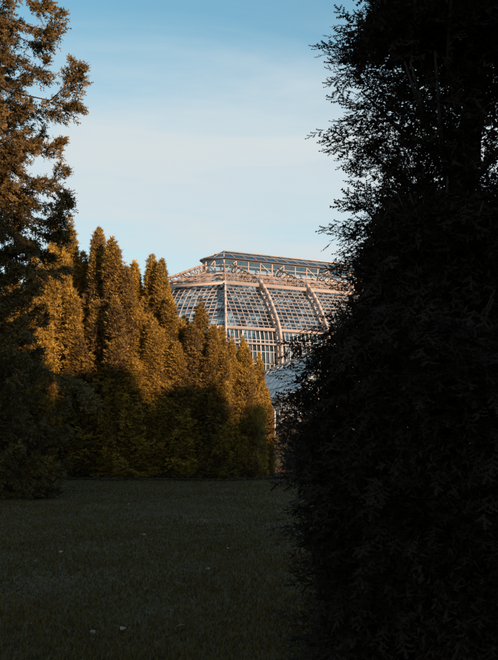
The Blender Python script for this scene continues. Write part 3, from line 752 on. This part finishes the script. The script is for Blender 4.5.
# ------------------------------------------------------------------ glazed wing with pale screens on its roof
def wing():
    pa = at(253, 378, 98.0); h = pa[2] - 0.0; D2 = 98.0 * (HOR - 378) / (HOR - 345.5); pb = at(336, 345.5, D2)
    ax = (pb - pa); ax[2] = 0; Lw = np.linalg.norm(ax); ax /= Lw; nl = np.array([ax[1], -ax[0], 0])
    if nl[0] > 0: nl = -nl                       # towards the left, where the roof slope faces the lawn
    root = empty('glasshouse_wing', (float(pa[0]), float(pa[1]), 0), 'low side wing with pale screened pitched roof in front of the glasshouse', 'greenhouse')
    org = np.array([pa[0], pa[1], 0]); hw = 2.6; eh = h - 3.3
    P = lambda s, w, z: ax * s + nl * w + np.array([0, 0, z])
    nb = 14; st = Lw / nb
    # each roof bay is a row of stepped screen panels
    for sd in (1, -1):
        for k in range(nb):
            for j in range(4):
                w0 = hw * j / 4; w1 = hw * (j + 1) / 4; z0 = h - (h - eh) * j / 4; z1 = h - (h - eh) * (j + 1) / 4
                mb = MB(); s0 = k * st + .06; s1 = (k + 1) * st - .06; e = .05 + .03 * ((k * 7 + j * 3) % 4)
                q = [P(s0, sd * w0, z0 + .02 + e), P(s1, sd * w0, z0 + .02 + e), P(s1, sd * (w1 - .06), z1 + .09 + e), P(s0, sd * (w1 - .06), z1 + .09 + e)]
                lo = [x - np.array([0, 0, .05]) for x in q]
                mb.add(q + lo, [(0, 1, 2, 3), (7, 6, 5, 4), (0, 4, 5, 1), (1, 5, 6, 2), (2, 6, 7, 3), (3, 7, 4, 0)])
                mb.build('roof_panel', M['roof_pale'], root)
    for k in range(nb + 1):
        mb = MB()
        for sd in (1, -1): mb.bar(P(k * st, 0, h), P(k * st, sd * (hw + .05), eh), .12, .18)
        mb.build('rafter', M['white'], root)
    mb = MB(); mb.bar(P(-.1, 0, h + .18), P(Lw + .1, 0, h + .18), .3, .16); mb.build('ridge', M['white'], root)
    for sd in (1, -1):
        mb = MB(); mb.bar(P(-.1, sd * (hw + .05), eh - .08), P(Lw + .1, sd * (hw + .05), eh - .08), .22, .3); mb.build('gutter', M['white'], root)
        mb = MB(); mb.bar(P(0, sd * hw, .45), P(Lw, sd * hw, .45), .4, 1.1); mb.build('plinth', M['plinth'], root)
        mb = MB(); mb.add([P(0, sd * hw, 1.0), P(Lw, sd * hw, 1.0), P(Lw, sd * hw, eh - .2), P(0, sd * hw, eh - .2)], [(0, 1, 2, 3)]); mb.build('wall_glass', M['glass'], root)
        mb = MB()
        for k in range(nb * 3 + 1): mb.bar(P(k * st / 3, sd * (hw + .03), .9), P(k * st / 3, sd * (hw + .03), eh - .15), .08 if k % 3 else .16, .08, nl)
        for z in np.linspace(1.0, eh - .3, 4): mb.bar(P(0, sd * (hw + .04), z), P(Lw, sd * (hw + .04), z), .07, .08)
        o = mb.build('wall_glazing_bars', M['white'], root); o['kind'] = 'stuff'
    for e, s in ((0, 0.0), (1, Lw)):
        mb = MB(); mb.add([P(s, -hw, 0), P(s, hw, 0), P(s, hw, eh), P(s, 0, h - .1), P(s, -hw, eh)], [(0, 1, 2, 3, 4)]); mb.build('gable_glass', M['glass'], root)
        mb = MB()
        for w in np.linspace(-hw, hw, 9): mb.bar(P(s + (.05 if e else -.05), w, 0), P(s + (.05 if e else -.05), w, eh + (h - eh) * (1 - abs(w) / hw) - .05), .08, .08, nl)
        o = mb.build('gable_bars', M['white'], root); o['kind'] = 'stuff'
    root.location.z = -0.03
wing()

# ------------------------------------------------------------------ white post with slanted arm
def post():
    b = at(275, 470, 55.0); root = empty('white_post', (b[0], b[1], 0), 'slim white post with a slanted arm past the last small yew', 'post')
    top = at(275, 411, 55.0)[2]
    mb = MB(); mb.tube([(0, 0, -.1), (0, 0, top)], [.05, .04], 8); mb.build('pole', M['white'], root)
    mb = MB(); j = at(275, 424, 55.0)[2]; e = at(286, 417, 55.0); mb.tube([(0, 0, j), (e[0] - b[0], -.2, e[2])], [.04, .05], 8); mb.build('arm', M['white'], root)
    mb = MB(); mb.tube([(0, 0, -.05), (0, 0, .12)], [.12, .10], 8); mb.build('base', M['white'], root)
post()

# ------------------------------------------------------------------ dark shrubs closing the gap behind the yews
def shrubs():
    for i, (px, py, D, w) in enumerate([(258, 428, 50.0, 1.3), (270, 437, 52.0, 1.3), (281, 402, 60.0, 1.5), (300, 398, 60.0, 2.2), (330, 398, 60.0, 2.6)]):
        p = at(px, py, D); h = p[2]; rg = np.random.default_rng(500 + i)
        root = empty('dark_shrub', (p[0], p[1], -.02), ['dark rounded shrub tucked behind the small slim yew', 'dark low shrub at the foot of the white post', 'dark shrub just past the white post', 'dark shrub along the foot of the pale wing', 'taller dark shrub behind the silhouetted yew'][i], 'shrub', 'dark shrubs before the pale wing')
        n = 2600; d = rg.normal(size=(n, 3)); d[:, 2] = np.abs(d[:, 2]); d /= np.linalg.norm(d, axis=1, keepdims=True)
        P = d * (rg.random((n, 1)) ** .35) * np.array([w, w, h * .95]) * (1 + .15 * np.sin(7 * d[:, :1] + 3 * d[:, 1:2] + i)); P[:, 2] = P[:, 2] + .04
        mk('crown', leaf_mesh('crown', [scatter(P, d + rg.normal(size=P.shape) * .6, rg.uniform(.12, .24, n), *FILL_T[i % 3], rg)]), M['shrub'], root)
        mb = MB()
        for k in range(6):
            a = k * 1.05; mb.tube([(0, 0, -.05), (w * .3 * math.cos(a), w * .3 * math.sin(a), h * .4), (w * .6 * math.cos(a), w * .6 * math.sin(a), h * .7)], [.04, .03, .01], 5)
        mb.build('stem', M['bark'], root)
shrubs()

# ------------------------------------------------------------------ bare soil and needle litter under the yews
def soil_bed():
    n = 160; xs = np.linspace(-16, 2.4, n); r = np.random.default_rng(3)
    front = 39.0 + .25 * np.sin(xs * 1.3) + .15 * np.sin(xs * 3.7 + 1) + r.normal(size=n) * .05 + np.clip(xs + 1.5, 0, 9) * .7; back = np.full(n, 46.5)
    V = []; Fs = []
    for k in range(n):
        for f in (0, .12, 1):
            y = front[k] + (back[k] - front[k]) * f; V.append((xs[k], y, float(gz(xs[k], y)) + (.004 if f == 0 else .02)))
    for k in range(n - 1):
        for f in (0, 1): Fs.append((k * 3 + f, k * 3 + 3 + f, k * 3 + 4 + f, k * 3 + 1 + f))
    mb = MB(); mb.add(V, Fs); o = mb.build('soil_bed', M['soil']); o['kind'] = 'structure'
    m = 5000; x = r.uniform(-15.5, 2.2, m); y = np.interp(x, xs, front) + r.exponential(.6, m) - .45 * r.random(m)
    P = np.stack([x, y, gz(x, y) + r.uniform(.01, .07, m)], -1)
    o = mk('needle_litter', leaf_mesh('needle_litter', [scatter(P, r.normal(size=(m, 3)) * np.array([1, 1, .35]), r.uniform(.05, .13, m), *FILL_T[1], r)]), M['needles'])
    tag(o, 'brown fallen needles and twigs along the foot of the golden yews', 'needle litter', kind='stuff')
soil_bed()

# ------------------------------------------------------------------ lawn: grass blades, litter, fallen leaves
def grass():
    rg = np.random.default_rng(9); n = 230000
    y = 5.5 * (52 / 5.5) ** rg.random(n); x = rg.uniform(-.36, .30, n) * (y + 3)
    z = gz(x, y)
    P = np.stack([x, y, z], -1); lean = rg.normal(size=(n, 2)) * .45
    h = rg.uniform(.018, .052, n) * (1 + .25 * np.sin(x * 2.1) * np.sin(y * 1.7)); w = (.0028 + .00045 * y) * rg.uniform(.7, 1.3, n); a = rg.random(n) * 3.1416
    wv = np.stack([np.cos(a) * w, np.sin(a) * w, 0 * w], -1)
    tip = P + np.stack([lean[:, 0] * h, lean[:, 1] * h, h], -1)
    V = np.stack([P - wv, P + wv, tip], 1).reshape(-1, 3)
    f = np.arange(3 * n); tn = np.repeat(rg.random(n), 3)
    o = mk('grass', np_mesh('grass', V, f, np.full(n, 3), attr=tn), M['grass'])
    tag(o, 'short dark green grass covering the shaded lawn', 'grass', kind='stuff')
grass()

def leaf_shape():
    pts = []; n = 7
    mid = [(t, 0, .25 * t * (1 - t) + .02) for t in np.linspace(0, 1, n)]
    V = list(mid); Fs = []
    for sg in (-1, 1):
        b = len(V)
        for k in range(1, n - 1):
            t = mid[k][0]; w = .34 * math.sin(math.pi * t) ** .8 * (1 + .12 * (k % 2)); V.append((t, sg * w, mid[k][2] + .16 * w * 2))
        for k in range(n - 1):
            if k == 0: f = (0, 1, b)
            elif k == n - 2: f = (k, k + 1, b + k - 1)
            else: f = (k, k + 1, b + k, b + k - 1)
            Fs.append(f if sg < 0 else f[::-1])
    return np_mesh('fallen_leaf', np.array(V) * .10, [i for f in Fs for i in f], [len(f) for f in Fs], attr=np.linspace(.3, .8, len(V)))
def fallen():
    me = leaf_shape(); me.materials.append(M['dry_leaf'])
    spots = [(181, 540), (228, 550), (151, 590), (90, 637), (121, 637), (100, 520), (143, 536), (34, 563), (210, 571), (62, 553), (176, 634), (250, 512), (130, 505), (24, 630), (205, 522)]
    for i, (px, py) in enumerate(spots):
        D = EYE * F / (py - HOR); x = (px - CX) / F * D
        o = mk('fallen_leaf', me, None); o.location = (x, D, float(gz(x, D)) + .03); s = (1, 1.1, 1.2, .8)[i % 4] * .75; o.scale = (s, s, s)
        o.rotation_euler = (R((i * 37) % 40 - 20), R((i * 53) % 40 - 20), i * 1.9)
        tag(o, 'small pale brown fallen leaf lying on the shaded lawn', 'leaf', 'fallen leaves scattered on the lawn')
fallen()

def litter():
    rg = np.random.default_rng(4); n = 1500; c = at(268, 472, 50.5)
    P = np.stack([c[0] + rg.normal(size=n) * .55, c[1] + rg.normal(size=n) * .7, rg.uniform(.01, .10, n)], -1)
    o = mk('leaf_litter', leaf_mesh('leaf_litter', [scatter(P, rg.normal(size=(n, 3)) * np.array([1, 1, .4]), rg.uniform(.06, .12, n), *FILL_T[1], rg)]), M['litter'])
    tag(o, 'reddish brown leaf litter at the lawn edge under the small yew', 'leaf litter', kind='stuff')
    p = at(258, 472, 49.5); me = bpy.data.meshes.new('stone')
    mb = MB(); V = []; 
    for j in range(5):
        for k in range(8):
            th = math.pi * (j + .5) / 5; a = k * math.pi / 4; r = 1 + .18 * math.sin(3 * a + j * 2)
            V.append((.16 * r * math.sin(th) * math.cos(a), .13 * r * math.sin(th) * math.sin(a), .09 * math.cos(th) + .07))
    Fs = [(j * 8 + k, (j + 1) * 8 + k, (j + 1) * 8 + (k + 1) % 8, j * 8 + (k + 1) % 8) for j in range(4) for k in range(8)] + [tuple(range(8)), tuple(range(39, 31, -1))]
    mb.add(V, Fs); s = mb.build('stone', M['stone'], smooth=True); s.location = (p[0], p[1], float(gz(p[0], p[1])))
    tag(s, 'pale rounded stone beside the reddish leaf litter', 'stone')
litter()
